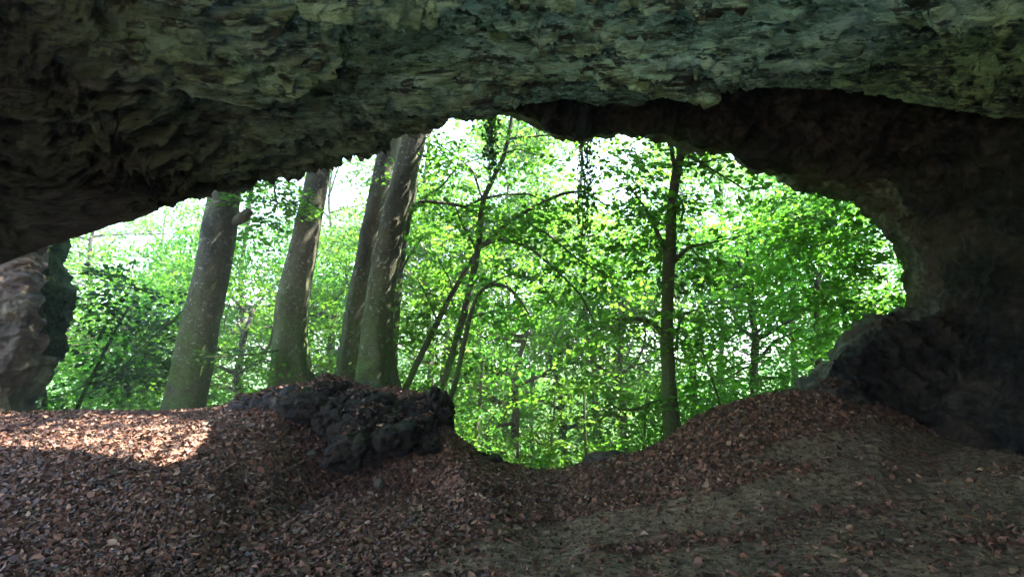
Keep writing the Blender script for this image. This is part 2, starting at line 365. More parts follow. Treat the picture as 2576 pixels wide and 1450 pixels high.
def build_ceiling():
    s = np.concatenate([np.linspace(-900, -80, 60)[:-1], np.linspace(-80, 2660, 980), np.linspace(2660, 3800, 50)[1:]])
    lip = at(s, np.interp(s, LIP[:, 0], smooth(np.interp(LIP[:, 0], LIP[:, 0], LIP[:, 1]), 1)), np.interp(s, LIP[:, 0], LIP[:, 2]))
    jag = perlin(np.stack([lip[:, 0] * 2.2, 0 * s, 0 * s + 5], -1)) * 0.10 + perlin(np.stack([lip[:, 0] * 7, 0 * s, 0 * s + 9], -1)) * 0.04
    lip[:, 2] += jag * 0.5
    X1 = np.interp(s, [-900, 1287, 3800], [-9.5, 0, 13.0]); Z1 = np.interp(s, [-900, -200, 500, 1000, 1500, 2100, 2600, 3300, 3800], [2.6, 4.5, 4.5, 3.5, 3.0, 2.9, 3.3, 3.3, 2.2])
    back = np.stack([X1, np.full_like(s, -2.2), Z1], -1)
    bulge = np.interp(s, [-900, 0, 300, 650, 1000, 1600, 2200, 2800, 3800], [1, 1, .85, .55, .3, .15, .2, .4, .8])
    tneg = np.linspace(1, 0, 26)[:-1]
    t = np.concatenate([0.42 * np.linspace(0, 1, 520) ** 1.25, np.linspace(.42, 1, 40)[1:]])
    rows = []
    for k in tneg:                                  # the outer face of the rock, climbing away from the lip
        q = lip.copy(); kk = k ** 1.6
        q[:, 1] += 0.12 * min(1, k * 6) + 2.4 * kk; q[:, 2] += 0.05 * math.sin(min(1, k * 6) * math.pi) * 0 + 7.5 * kk
        rows.append(q)
    for k in t:
        q = lip + (back - lip) * k
        e = 1 - (1 - k) ** 5                         # steep inner face near the lip, then flat
        q[:, 2] = lip[:, 2] + (back[:, 2] - lip[:, 2]) * (k * (1 - bulge) + e * bulge)
        rows.append(q)
    P = np.stack(rows)
    n = gnormal(P); 
    if n[len(tneg) + 200, 500, 2] > 0: n = -n         # points down into the cave
    tt = np.concatenate([-tneg, t])[:, None]
    amp = np.where(tt < 0, 0.6, np.clip(0.25 + tt / 0.03, 0, 1)) 
    w = P + 0.35 * np.stack([perlin(P * 0.8), perlin(P * 0.8 + 31), perlin(P * 0.8 + 57)], -1)
    big = fbm(w * np.array([0.4, 0.9, 0.9]), 3)
    ledge = np.abs(((w[..., 1] * 1.15 + 0.22 * w[..., 0] + 1.2 * perlin(w * 0.4)) % 1.0) - 0.5) * 2
    f1, f2 = vor(w * np.array([1.6, 4.6, 6.5])); g1, g2 = vor(w * np.array([3.6, 10.0, 14.0]) + 9)
    h1, h2 = vor(w * np.array([10.0, 20.0, 24.0]) + 5)
    rg = fbm(w * np.array([1.1, 3.2, 4.2]), 5, 0.58, True)
    rl = fbm(w * np.array([0.9, 4.6, 7.0]) + 40, 5, 0.6, True)
    net = np.exp(-((f2 - f1) / 0.13) ** 2) * 0.05 + np.exp(-((g2 - g1) / 0.16) ** 2) * 0.035
    smooth_left = 1 - 0.75 * sstep(-(s[None, :] - 430), 0, 160) * sstep(0.055 - tt, -0.02, 0.02)   # smooth dark hollow at far left
    amp = amp * smooth_left
    patch = 0.45 + 0.75 * sstep(perlin(w * 0.5 + 70), -0.25, 0.2)
    D = 0.30 * big * np.clip(tt / 0.08, 0, 1) + amp * patch * (0.09 * (np.minimum(f1, 0.9) ** 1.4) + 0.06 * np.minimum(g1, .9) + 0.03 * h1 + 0.24 * rl + 0.06 * rg + 0.05 * ledge + net)
    D = D - amp * 0.25 + amp * 0.05 * fbm(w * np.array([2.6, 9.0, 11.0]) + 3, 4, .65, True)
    D = D - amp * (0.12 * sstep(perlin(w * np.array([1.2, 4.0, 4.6]) + 21), 0.12, 0.22) + 0.11 * sstep(perlin(w * np.array([2.6, 8.0, 9.5]) + 47), 0.10, 0.2)
                   + 0.06 * sstep(perlin(w * np.array([5.5, 15.0, 17.0]) + 83), 0.1, 0.2))
    P2 = P + n * D[..., None]
    P2 = P2 + 0.012 * amp[..., None] * np.stack([perlin(P * 9), perlin(P * 9 + 31), perlin(P * 9 + 57)], -1)
    nr, nc = P.shape[:2]
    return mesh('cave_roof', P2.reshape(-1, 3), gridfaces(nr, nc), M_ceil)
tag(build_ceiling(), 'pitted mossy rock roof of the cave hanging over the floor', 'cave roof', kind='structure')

# ------------------------------------------------------------ the cave walls
def loft(name, rings, nS, nT, mats, out_dir, seed, amp, rim_rows=0.12, jag=0.05, flip=False, cell=2.4):
    """rings: list of control rows; each row a list of (x, y, Y); row 0 is the edge seen against the daylight"""
    A = np.array(rings[0], float)
    ctl = [at(np.array(r)[:, 0], np.array(r)[:, 1], np.array(r)[:, 2]) for r in rings]
    L = np.concatenate([[0], np.cumsum(np.linalg.norm(np.diff(ctl[0], axis=0), axis=1))]); L /= L[-1]
    u = np.linspace(0, 1, nS)
    rows = [smooth(np.stack([np.interp(u, L, c[:, i]) for i in range(3)], 1), max(3, nS // 110 if k == 0 else nS // 30)) for k, c in enumerate(ctl)]
    edge = rows[0]
    edge = edge + jag * np.stack([perlin(edge * 3.1 + seed), 0 * u, perlin(edge * 3.3 + seed + 40)], -1) * 1.6
    rows[0] = edge
    knots = np.concatenate([[0], np.array([rim_rows, 0.5, 1.0])[:len(rows) - 1]])
    tt = np.linspace(0, 1, nT)
    R3 = np.stack(rows)
    P = np.empty((nT, nS, 3))
    for i in range(nS):
        for c in range(3): P[:, i, c] = np.interp(tt, knots, R3[:, i, c])
    # round the corner between the control rows
    ker = np.hanning(max(5, nT // 16)); ker /= ker.sum(); h = len(ker) // 2
    Q = np.concatenate([np.repeat(P[:1], h, 0) - (np.arange(h, 0, -1)[:, None, None]) * (P[1:2] - P[:1]), P, np.repeat(P[-1:], h, 0)])
    Ps = np.zeros_like(P)
    for k, wk in enumerate(ker): Ps += wk * Q[k:k + nT]
    P = Ps
    # the outside of the rock beyond the edge
    outer = []
    cen = edge.mean(0)
    for k in np.linspace(1, 0, 20)[:-1]:
        q = P[0].copy()
        o = out_dir(q)
        q = q + o * (2.6 * k ** 1.3)[..., None] if False else q + o * 3.0 * k ** 1.3
        q[:, 1] += 0.5 * min(1, k * 4) + 1.8 * k
        outer.append(q)
    P = np.concatenate([np.stack(outer), P])
    n = gnormal(P)
    mid = P.shape[0] // 2
    tocam = np.array([0, 0, EYE]) - P
    sg = np.sign((n * tocam).sum(-1)[mid:, :].mean()); n = n * sg
    w = P + 0.3 * np.stack([perlin(P * 0.9 + seed), perlin(P * 0.9 + 31), perlin(P * 0.9 + 57)], -1)
    f1, _ = vor(w * cell + seed); g1, _ = vor(w * cell * 2.4 + 9)
    t2 = np.concatenate([-np.linspace(1, 0, 20)[:-1], tt])[:, None]
    am = amp * np.clip(0.45 + np.abs(t2) / 0.05, 0, 1)
    D = am * (0.9 * fbm(w * 0.8, 4) + 0.7 * f1 ** 1.4 + 0.4 * g1 + 0.18 * vor(w * cell * 5)[0] + 0.55 * fbm(w * 2.6, 5, .6, True) - 0.6)
    P = P + n * D[..., None]
    nr, nc = P.shape[:2]
    f = gridfaces(nr, nc, flip)
    o = mesh(name, P.reshape(-1, 3), f, mats)
    return o, P, t2

RA = [(1120, 262, 8.2), (1180, 262, 8.2), (1240, 262, 8.2), (1300, 276, 8.2), (1340, 288, 8.2), (1380, 306, 8.3), (1440, 333, 8.3), (1500, 333, 8.4), (1560, 333, 8.4), (1620, 324, 8.5), (1692, 338, 8.6), (1742, 362, 8.6), (1802, 366, 8.7), (1862, 376, 8.7), (1897, 400, 8.7), (1962, 418, 8.8), (2032, 448, 8.9), (2118, 468, 9.0), (2202, 488, 9.0), (2242, 535, 9.0), (2282, 575, 9.0), (2305, 620, 9.0), (2313, 680, 9.0), (2310, 740, 9.0), (2304, 775, 8.9), (2250, 801, 8.8), (2198, 822, 8.7), (2153, 849, 8.6), (2118, 884, 8.5), (2104, 919, 8.4), (2079, 959, 8.3), (2029, 989, 8.2), (1984, 1024, 8.1), (1934, 1124, 8.0)]
RB = [(1120, 262, 8.1), (1180, 262, 8.1), (1240, 262, 8.0), (1310, 255, 8.0), (1360, 262, 8.0), (1400, 280, 8.0), (1460, 305, 8.0), (1520, 302, 8.0), (1580, 299, 8.0), (1650, 292, 8.0), (1722, 304, 8.0), (1772, 324, 8.0), (1832, 326, 8.1), (1892, 334, 8.1), (1937, 362, 8.1), (2002, 376, 8.2), (2072, 399, 8.3), (2158, 418, 8.3), (2252, 440, 8.3), (2307, 500, 8.3), (2352, 555, 8.3), (2377, 610, 8.3), (2387, 680, 8.3), (2382, 750, 8.3), (2367, 790, 8.2), (2283, 832, 8.2), (2218, 854, 8.1), (2178, 879, 8.1), (2143, 909, 8.1), (2129, 939, 8.1), (2104, 979, 8.1), (2054, 1014, 8.0), (2004, 1064, 7.9), (1954, 1144, 7.8)]
RC = [(1120, 200, 8.0), (1180, 190, 8.0), (1260, 180, 8.0), (1340, 175, 8.0), (1400, 175, 8.0), (1440, 180, 8.0), (1500, 190, 8.0), (1560, 195, 8.0), (1620, 195, 7.9), (1690, 195, 7.9), (1760, 200, 7.9), (1820, 205, 7.8),
      (1890, 215, 7.8), (1960, 230, 7.7), (2020, 245, 7.7), (2100, 265, 7.7), (2200, 290, 7.6), (2300, 320, 7.6), (2370, 360, 7.6), (2430, 420, 7.6), (2470, 490, 7.6), (2490, 570, 7.6), (2500, 660, 7.6),
      (2500, 760, 7.6), (2490, 850, 7.7), (2450, 930, 7.8), (2400, 980, 7.9), (2350, 1020, 8.0), (2300, 1050, 8.0), (2250, 1080, 8.0), (2190, 1110, 8.0), (2120, 1140, 7.9), (2040, 1180, 7.8), (1960, 1240, 7.6)]
RD = [(1120, -150, 8.2), (1200, -150, 8.2), (1280, -150, 8.2), (1360, -150, 8.1), (1420, -150, 8.0), (1480, -150, 8.0), (1540, -150, 8.0), (1620, -150, 7.9), (1700, -150, 7.8), (1790, -150, 7.7), (1880, -150, 7.6), (1960, -150, 7.5),
      (2050, -130, 7.4), (2150, -110, 7.2), (2250, -80, 7.0), (2380, -40, 6.8), (2520, 20, 6.6), (2680, 120, 6.3), (2800, 240, 6.0), (2900, 360, 5.8), (2980, 480, 5.6), (3040, 600, 5.4), (3080, 720, 5.3),
      (3080, 840, 5.3), (3060, 960, 5.3), (3020, 1060, 5.4), (2960, 1140, 5.5), (2900, 1200, 5.6), (2800, 1260, 5.8), (2700, 1300, 6.0), (2600, 1320, 6.2), (2450, 1340, 6.4), (2250, 1360, 6.8), (2080, 1380, 7.0)]
def out_right(q):
    c = np.array([1.2, 0, 2.6]); v = q - c; v[:, 1] = 0; v /= np.linalg.norm(v, axis=1)[:, None]
    v[:, 2] = v[:, 2]; return v
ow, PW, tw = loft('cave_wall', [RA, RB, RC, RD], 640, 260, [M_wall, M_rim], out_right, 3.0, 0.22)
me = ow.data
nrw, ncw = PW.shape[:2]
rimw = 0.10 + 0.05 * perlin(np.stack([np.arange(ncw) * 0.03, 0 * np.arange(ncw) + .5, 0 * np.arange(ncw) + .2], -1))
uu = np.arange(ncw) / ncw
rimw = rimw * sstep(uu, 0.45, 0.55) * sstep(uu, .88, .80)
mi = np.zeros((nrw - 1, ncw - 1), np.int32)
mi[(tw[:-1] < rimw[None, :-1])] = 1  # paler rim strip: daylight on the inner edge put into the rock colour
me.polygons.foreach_set('material_index', mi.ravel())
tag(ow, 'dark rock wall of the cave around the right side of the opening', 'cave wall', kind='structure')

# right flank behind the photographer, closing the cave on that side
def flank():
    y = np.linspace(6.4, -9, 120); z = np.linspace(-0.6, 6.5, 60)
    Yg, Zg = np.meshgrid(y, z)
    X = 8.2 + 0.10 * (Yg - 3) - 0.12 * (Zg - 1.5) ** 2 * 0.4
    X = np.where(Yg < -2, X - (np.abs(Yg + 2)) ** 1.5 * 0.35, X)
    P = np.stack([X, Yg, Zg], -1); P[..., 0] += 0.35 * fbm(P * 0.7, 4) + 0.1 * vor(P * 1.8)[0]
    return mesh('cave_side_wall', P.reshape(-1, 3), gridfaces(*P.shape[:2]), M_wall)
tag(flank(), 'dark rock flank closing the cave to the right', 'cave wall', kind='structure')

# the pale rock pillar at the far left
LA = [(125, 560, 8.6), (122, 610, 8.6), (110, 640, 8.6), (122, 680, 8.6), (130, 720, 8.6), (132, 780, 8.6), (130, 825, 8.6), (115, 860, 8.6), (95, 900, 8.6), (70, 935, 8.6), (54, 960, 8.6), (38, 1000, 8.6), (26, 1030, 8.6), (22, 1110, 8.6)]
LB = [(60, 560, 8.1), (55, 610, 8.1), (45, 640, 8.1), (50, 680, 8.1), (60, 720, 8.1), (65, 780, 8.1), (60, 825, 8.1), (45, 860, 8.1), (30, 900, 8.1), (10, 935, 8.1), (0, 960, 8.1), (-15, 1000, 8.1), (-25, 1030, 8.1), (-30, 1110, 8.1)]
LC = [(-100, y, 7.8) for (_, y, _) in LA]; LD = [(-700, y * 1.02, 7.6) for (_, y, _) in LA]
def out_left(q): return np.tile(np.array([-1.0, 0, 0]), (len(q), 1))
ol, PL, tl = loft('rock_pillar', [LA, LB, LC, LD], 240, 200, [M_pale, M_moss], out_left, 8.0, 0.16, 0.14, 0.06, cell=3.2)
# moss hangs on the edge between heights
mi = np.zeros((PL.shape[0] - 1, PL.shape[1] - 1), np.int32)
ucol = np.arange(PL.shape[1] - 1) / PL.shape[1]
nz = perlin(PL[:-1, :-1] * 4.0)
mm = (tl[:-1] < (0.06 * sstep(ucol, .10, .3) * sstep(ucol, .55, .4))[None, :] + 0.09 * nz) & (ucol[None, :] < 0.6)
mi[mm] = 1
ol.data.polygons.foreach_set('material_index', mi.ravel())
tag(ol, 'pale pitted rock pillar with dark moss on its edge, at the left of the opening', 'rock pillar')
tag(bpy.data.objects['rock_pillar'], kind=None)

# ------------------------------------------------------------ rocks
def ico(sub):
    import bmesh
    bm = bmesh.new(); bmesh.ops.create_icosphere(bm, subdivisions=sub, radius=1)
    V = np.array([v.co[:] for v in bm.verts]); Fc = np.array([[v.index for v in f.verts] for f in bm.faces]); bm.free()
    return V, Fc
TOPS = []
def unit(v): return v / (np.linalg.norm(v, axis=-1, keepdims=True) + 1e-9)
_I6 = ico(6); _I5 = ico(5)
def rock(name, lobes, mat, label, knob=0.10, seed=0, cell=4.5, parent=None, hi=True, mouth=None):
    """lobes: (x, y, Y, half width px, half height px, half depth m); surface = radial hull of all lobes"""
    V0, Fc = _I6 if hi else _I5
    cs = at([l[0] for l in lobes], [l[1] for l in lobes], [l[2] for l in lobes])
    rad = np.array([(l[3] / F * l[2], l[5], l[4] / F * l[2]) for l in lobes])
    c = cs.mean(0)
    # ray against ellipsoids from the common centre: farthest hit
    Rr = np.zeros(len(V0))
    for cc, rr in zip(cs, rad):
        d = V0 / rr; m = (c - cc) / rr
        A = (d * d).sum(1); B = (d * m).sum(1); C_ = (m * m).sum() - 1
        disc = B * B - A * C_
        hit = np.where(disc > 0, (-B + np.sqrt(np.maximum(disc, 0))) / A, 0)
        Rr = np.maximum(Rr, hit)
    Rr = np.maximum(Rr, 0.05)
    P = c + V0 * Rr[:, None]
    w = P + 0.06 * np.stack([perlin(P * 3 + seed), perlin(P * 3 + 31), perlin(P * 3 + 57)], -1)
    f1, f2 = vor(w * cell + seed); g1, _ = vor(w * cell * 2.3 + 4)
    D = knob * (1.9 * np.sqrt(np.maximum(0, 1 - (f1 / .75) ** 2)) + 0.9 * np.sqrt(np.maximum(0, 1 - (g1 / .75) ** 2)) - 1.5) + knob * 2.4 * fbm(w * 2.2, 4)
    P = P + V0 * D[:, None]
    e1 = P[Fc[:, 1]] - P[Fc[:, 0]]; fn = unit(np.cross(e1, P[Fc[:, 2]] - P[Fc[:, 0]])); fc = P[Fc].mean(1)
    if hi: TOPS.append(fc[(fn[:, 2] > .7)][::1])
    base = [c[0], c[1], P[:, 2].min()]
    o = mesh(name, P, Fc, mat, parent, True, origin=base if parent is None else None)
    if parent is None: tag(o, label, 'rock')
    return o
rock('rock_outcrop', [(665, 1028, 8.9, 85, 40, .5), (720, 1015, 8.9, 60, 42, .5), (610, 1042, 9.0, 50, 18, .35)], M_brownrock,
     'low dark brown rock slab in the leaves below the second big trunk', 0.035, 1, 3)
rock('rock_outcrop', [(790, 1022, 8.7, 80, 46, .5), (900, 1028, 8.7, 100, 42, .5), (860, 1055, 8.5, 80, 40, .4)], M_tufa,
     'black knobby rock face under the double trunk', 0.075, 2, 6)
rock('boulder', [(838, 968, 8.9, 44, 18, .3), (800, 982, 8.8, 22, 14, .25)], M_tufa, 'flat mossy boulder on top of the leafy mound', 0.03, 3, 6)
rock('boulder', [(920, 1105, 8.0, 78, 58, .5), (985, 1095, 8.0, 66, 50, .5), (868, 1132, 7.9, 42, 24, .35), (975, 1050, 8.2, 34, 22, .3)], M_tufa,
     'biggest black boulder bulging over the leaves at the foot of the mound', 0.085, 5, 5.5)
rock('boulder', [(1040, 1080, 8.3, 50, 42, .4), (1015, 1050, 8.4, 40, 26, .35), (1068, 1110, 8.2, 32, 26, .3)], M_tufa,
     'dark knobby boulder between the biggest black boulder and the upright rock', 0.075, 7, 6)
rock('boulder', [(1100, 1050, 8.8, 38, 62, .35), (1108, 1000, 8.8, 26, 18, .25), (1055, 1015, 8.8, 40, 16, .3)], M_tufa,
     'upright dark rock with mossy top at the right end of the mound', 0.07, 9, 6)
rock('rock', [(1228, 1156, 8.4, 30, 15, .2), (1205, 1152, 8.4, 20, 12, .2)], M_tufa, 'small mossy rock at the edge right of the mound', 0.05, 11, 6, hi=False)
rock('rock', [(1168, 1138, 8.5, 22, 11, .16)], M_pale, 'small pale stone in the leaves between the mound and the mossy rock', 0.03, 12, 5, hi=False)
rock('rock', [(1535, 1152, 8.5, 50, 14, .25), (1500, 1158, 8.5, 25, 10, .2)], M_brownrock, 'low flat brown rock on the rim right of the gap', 0.03, 13, 3, hi=False)
rock('rock', [(2095, 985, 8.1, 45, 32, .3), (2030, 1012, 8.0, 50, 20, .3), (2130, 1020, 8.0, 60, 38, .3)], M_brownrock, 'brown rock ledge with dead leaves at the foot of the dark wall', 0.06, 14, 3)
for (x, y, Y, w_, h_, lb) in [(2325, 1155, 7.6, 26, 5, 'flat pale stone on the bare floor below the dark wall'), (2215, 1136, 7.9, 15, 5, 'small pale stone left of the flat one below the dark wall'),
                              (785, 1140, 7.9, 10, 6, 'pale pebble at the left foot of the biggest black boulder'), (955, 1215, 7.0, 9, 5, 'small pale pebble in the dead leaves below the black boulder')]:
    rock('stone', [(x, y, Y, w_, h_, .08)], M_pale, lb, 0.008, x, 8, hi=False)

# ------------------------------------------------------------ fallen leaves
def leaves6(C, A, N, L, W, curl, fold):
    """six vertex folded leaves: C centre, A axis, N normal (unit), L length, W width"""
    B = np.cross(N, A); n = len(C); L = L[:, None]; W = W[:, None]; curl = curl[:, None]; fold = fold[:, None]
    v = np.empty((n, 6, 3))
    v[:, 0] = C - A * L * .5 + N * curl * L * .15
    v[:, 1] = C - A * L * .14 + B * W * .5 + N * fold * W
    v[:, 2] = C + A * L * .20 + B * W * .42 + N * fold * W
    v[:, 3] = C + A * L * .5 + N * curl * L * .3
    v[:, 4] = C + A * L * .20 - B * W * .42 + N * fold * W
    v[:, 5] = C - A * L * .14 - B * W * .5 + N * fold * W
    i = np.arange(n)[:, None] * 6
    f = np.concatenate([i + np.array([0, 1, 2, 3]), i + np.array([0, 3, 4, 5])])
    return v.reshape(-1, 3), f
def unit(v): return v / (np.linalg.norm(v, axis=-1, keepdims=True) + 1e-9)
def join(parts):
    Vs, Fs, o = [], [], 0
    for V, f in parts:
        Vs.append(V); Fs.append(f + o); o += len(V)
    return np.concatenate(Vs), np.concatenate(Fs)
def tube(pts, rads, sides=20, ns=70, lump=0.06, seed=0, roots=0, bumps=()):
    pts = np.asarray(pts, float); rads = np.asarray(rads, float)
    L = np.concatenate([[0], np.cumsum(np.linalg.norm(np.diff(pts, axis=0), axis=1))]); T = L[-1]
    u = np.linspace(0, T, ns)
    P = smooth(np.stack([np.interp(u, L, pts[:, i]) for i in range(3)], 1), max(3, ns // 7)); P[0] = pts[0]; P[-1] = pts[-1]
    Rd = smooth(np.interp(u, L, rads), max(3, ns // 9))
    tg = unit(np.gradient(P, axis=0)); ref = np.array([0.13, 1, 0.21])
    b1 = unit(np.cross(tg, ref)); b2 = np.cross(tg, b1)
    a = np.linspace(0, 2 * math.pi, sides, endpoint=False)
    ring = np.cos(a)[None, :, None] * b1[:, None] + np.sin(a)[None, :, None] * b2[:, None]
    k = Rd[:, None, None] * np.ones((1, sides, 1))
    if roots:
        fl = np.exp(-u / (T * 0.06 + 0.25))[:, None]
        k = k * (1 + fl * (0.08 + 0.22 * np.cos(a * roots + seed)[None, :]))[..., None]
    V = P[:, None] + ring * k
    if lump:
        q = V / (Rd.mean() * 1.6 + 1e-6)
        V = V + ring * k * (lump * fbm(q * np.array([1, 1, .45]) + seed, 3))[..., None] * 2
    for (bp, br, bh) in bumps:
        d = np.linalg.norm(V - np.asarray(bp), axis=-1)
        V = V + ring * (bh * np.exp(-(d / br) ** 2))[..., None]
    f = gridfaces(ns, sides, False, True)
    return V.reshape(-1, 3), f
def build_litter():
    N = 290000
    th = rng.uniform(R_(-52), R_(52), N); r = np.sqrt(rng.uniform(2.2 ** 2, 11.0 ** 2, N))
    x = r * np.sin(th); y = r * np.cos(th)
    Rr = np.interp(th, _az, _rc)
    p = np.stack([x, y, 0 * x], -1)
    # a bare trodden path crosses the front right; the drifts lie left and on the right bank
    edge = y - (5.05 - 0.42 * 0 + 0.20 * x)             # > 0 on the leafy side
    edge = np.where(x > 0, y - (5.7 + 0.37 * x), y - (5.7 + 1.5 * x))
    d = sstep(edge + 0.7 * perlin(p * 0.9), -0.3, 0.3)
    band = sstep(perlin(p * np.array([0.7, 2.2, 1]) + 8), 0.10, 0.3) * 0.5
    dens = np.clip(d * 0.95 + (1 - d) * (0.05 + band), 0, 1)
    dens *= np.where((x > 4.2) & (y < 7.5), 0.35, 1)
    keep = (rng.random(N) < dens) & (r < Rr + 1.2)
    x, y = x[keep], y[keep]; dd = d[keep]; n = len(x)
    z = ground_z(x, y); e = .05
    nx = -(ground_z(x + e, y) - z) / e; ny = -(ground_z(x, y + e) - z) / e
    G = unit(np.stack([nx, ny, np.ones(n)], -1))
    Nn = unit(G + rng.normal(size=(n, 3)) * 0.5)
    A = unit(np.cross(Nn, rng.normal(size=(n, 3))))
    L = np.clip(rng.lognormal(-3.08, .36, n), .018, .10); W = L * rng.uniform(.32, .8, n)
    C = np.stack([x, y, z], -1) + G * (0.006 + rng.random(n)[:, None] * 0.03 * dd[:, None] + L[:, None] * .1)
    V, f = leaves6(C, A, Nn, L, W, rng.normal(0, .8, n), rng.normal(0.1, .2, n))
    T = np.concatenate(TOPS); T = T[rng.random(len(T)) < .06]; T = T[perlin(T * 2.5) > -.12]; m = len(T)
    N2 = unit(np.tile([0, 0, 1.0], (m, 1)) + rng.normal(size=(m, 3)) * .4); A2 = unit(np.cross(N2, rng.normal(size=(m, 3)))); L2 = rng.uniform(.05, .085, m)
    V2, f2 = leaves6(T + np.array([0, 0, .015]), A2, N2, L2, L2 * .6, rng.normal(0, .8, m), rng.normal(.1, .2, m))
    k = 42000                                        # crumbs of leaf and grit trodden into the bare floor
    t3 = rng.uniform(R_(-52), R_(52), k); r3 = np.sqrt(rng.uniform(2.2 ** 2, 9.0 ** 2, k)); x3 = r3 * np.sin(t3); y3 = r3 * np.cos(t3)
    C3 = np.stack([x3, y3, ground_z(x3, y3) + .004], -1); N3 = unit(np.tile([0, 0, 1.0], (k, 1)) + rng.normal(size=(k, 3)) * .35); A3 = unit(np.cross(N3, rng.normal(size=(k, 3)))); L3 = rng.uniform(.008, .032, k)
    V3, f3 = leaves6(C3, A3, N3, L3, L3 * .7, rng.normal(0, .8, k), rng.normal(.2, .3, k))
    tw = []                                          # broken twigs among the leaves
    for q in range(150):
        a_ = rng.uniform(-.85, .85); r_ = rng.uniform(2.8, 8.2); g_ = rng.uniform(0, 6.28); l_ = rng.uniform(.06, .35); px, py = r_ * math.sin(a_), r_ * math.cos(a_)
        xs = px + np.array([0, .35, .7, 1]) * l_ * math.cos(g_) + rng.normal(0, .012, 4); ys = py + np.array([0, .35, .7, 1]) * l_ * math.sin(g_) + rng.normal(0, .012, 4)
        tw.append(tube(np.stack([xs, ys, ground_z(xs, ys) + .03 + rng.random(4) * .02], -1), np.array([.006, .005, .004, .002]) * rng.uniform(.6, 1.3), sides=4, ns=6, lump=0))
    Vt, ft = join(tw)
    V, f = join([(V, f), (V2, f2), (V3, f3)]); n += m + k
    rn = np.clip(rng.beta(2, 2.4, n) + 0.25 * (rng.random(n) < .08), 0, 1)
    V, f = join([(V, f), (Vt, ft)])
    return mesh('leaf_litter', V, f, M_lit, rnd=np.concatenate([np.repeat(rn, 6), np.full(len(Vt), .45)]))
tag(build_litter(), 'brown dead leaves drifted over the cave floor', 'dead leaves', kind='stuff')

# ------------------------------------------------------------ trees
def pxtube(pl, **k):
    """pl: (x, y, Y, half width in photo units)"""
    a = np.array(pl, float); P = at(a[:, 0], a[:, 1], a[:, 2]); r = a[:, 3] / F * P[:, 1] ** 2 / np.hypot(P[:, 0], P[:, 1])
    return tube(P, r, **k)
def sprays(C, D, nleaf, L, ls, droop=0.25, jit=0.55, flat=0.05):
    """fan shaped leafy twigs: C origins, D directions; returns leaf quads"""
    m = len(C); D = unit(D)
    N0 = np.tile(np.array([0, 0, 1.0]), (m, 1)) + rng.normal(size=(m, 3)) * 0.28; N0 = unit(N0 - (N0 * D).sum(1)[:, None] * D)
    S = np.cross(N0, D)
    u = rng.random((m, nleaf)) ** 0.8; v = rng.uniform(-1, 1, (m, nleaf)) * (0.15 + 0.55 * np.sin(np.clip(u * 1.1, 0, 1) * math.pi * .9))
    LL = (L * rng.uniform(.6, 1.2, m))[:, None]
    P = C[:, None] + D[:, None] * (u * LL)[..., None] + S[:, None] * (v * LL)[..., None] + N0[:, None] * (rng.normal(0, flat, (m, nleaf)) * LL - droop * (u ** 2 + v ** 2) * LL)[..., None]
    n = m * nleaf; P = P.reshape(-1, 3)
    A = unit((D[:, None] + S[:, None] * (np.sign(v) * .9)[..., None]).reshape(-1, 3) + rng.normal(size=(n, 3)) * .35 - np.array([0, 0, .25]))
    Nn = np.repeat(N0, nleaf, 0) + rng.normal(size=(n, 3)) * jit; Nn = unit(Nn - (Nn * A).sum(1)[:, None] * A)
    l = ls * rng.uniform(.65, 1.2, n)
    rn = np.clip(np.repeat(rng.uniform(0, .75, m), nleaf) + rng.normal(.1, .07, n), 0, 1)
    return P, A, Nn, l, rn
def leaf4(P, A, Nn, l, asp=0.62):
    B = np.cross(Nn, A); n = len(P); l = l[:, None]; v = np.empty((n, 4, 3)); w = l * asp * .5
    v[:, 0] = P - A * l * .5; v[:, 1] = P + B * w + Nn * l * .08 - A * l * .05; v[:, 2] = P + A * l * .5; v[:, 3] = P - B * w + Nn * l * .08 - A * l * .05
    return v.reshape(-1, 3), (np.arange(n)[:, None] * 4 + np.arange(4))
def crown(name, parent, C, D, nleaf, L, ls, mat, near=False, wood=None, woodmat=None, **k):
    P, A, Nn, l, rn = sprays(np.asarray(C), np.asarray(D), nleaf, L, ls, **k)
    if near:
        V, f = leaves6(P, A, Nn, l, l * .62, rng.normal(-.2, .25, len(l)), rng.normal(.1, .05, len(l))); rr = np.repeat(rn, 6)
    else:
        V, f = leaf4(P, A, Nn, l * 1.05); rr = np.repeat(rn, 4)
    if wood:                                         # the twigs that carry the leaves
        Vw, fw = join(wood); nf = len(f); nv = len(V)
        V, f = join([(V, f), (Vw, fw)]); rr = np.concatenate([rr, np.zeros(len(Vw))])
        return mesh(name, V, f, [mat, woodmat], parent, False, rnd=rr, mi=(np.arange(len(f)) >= nf).astype(int))
    return mesh(name, V, f, mat, parent, False, rnd=rr)
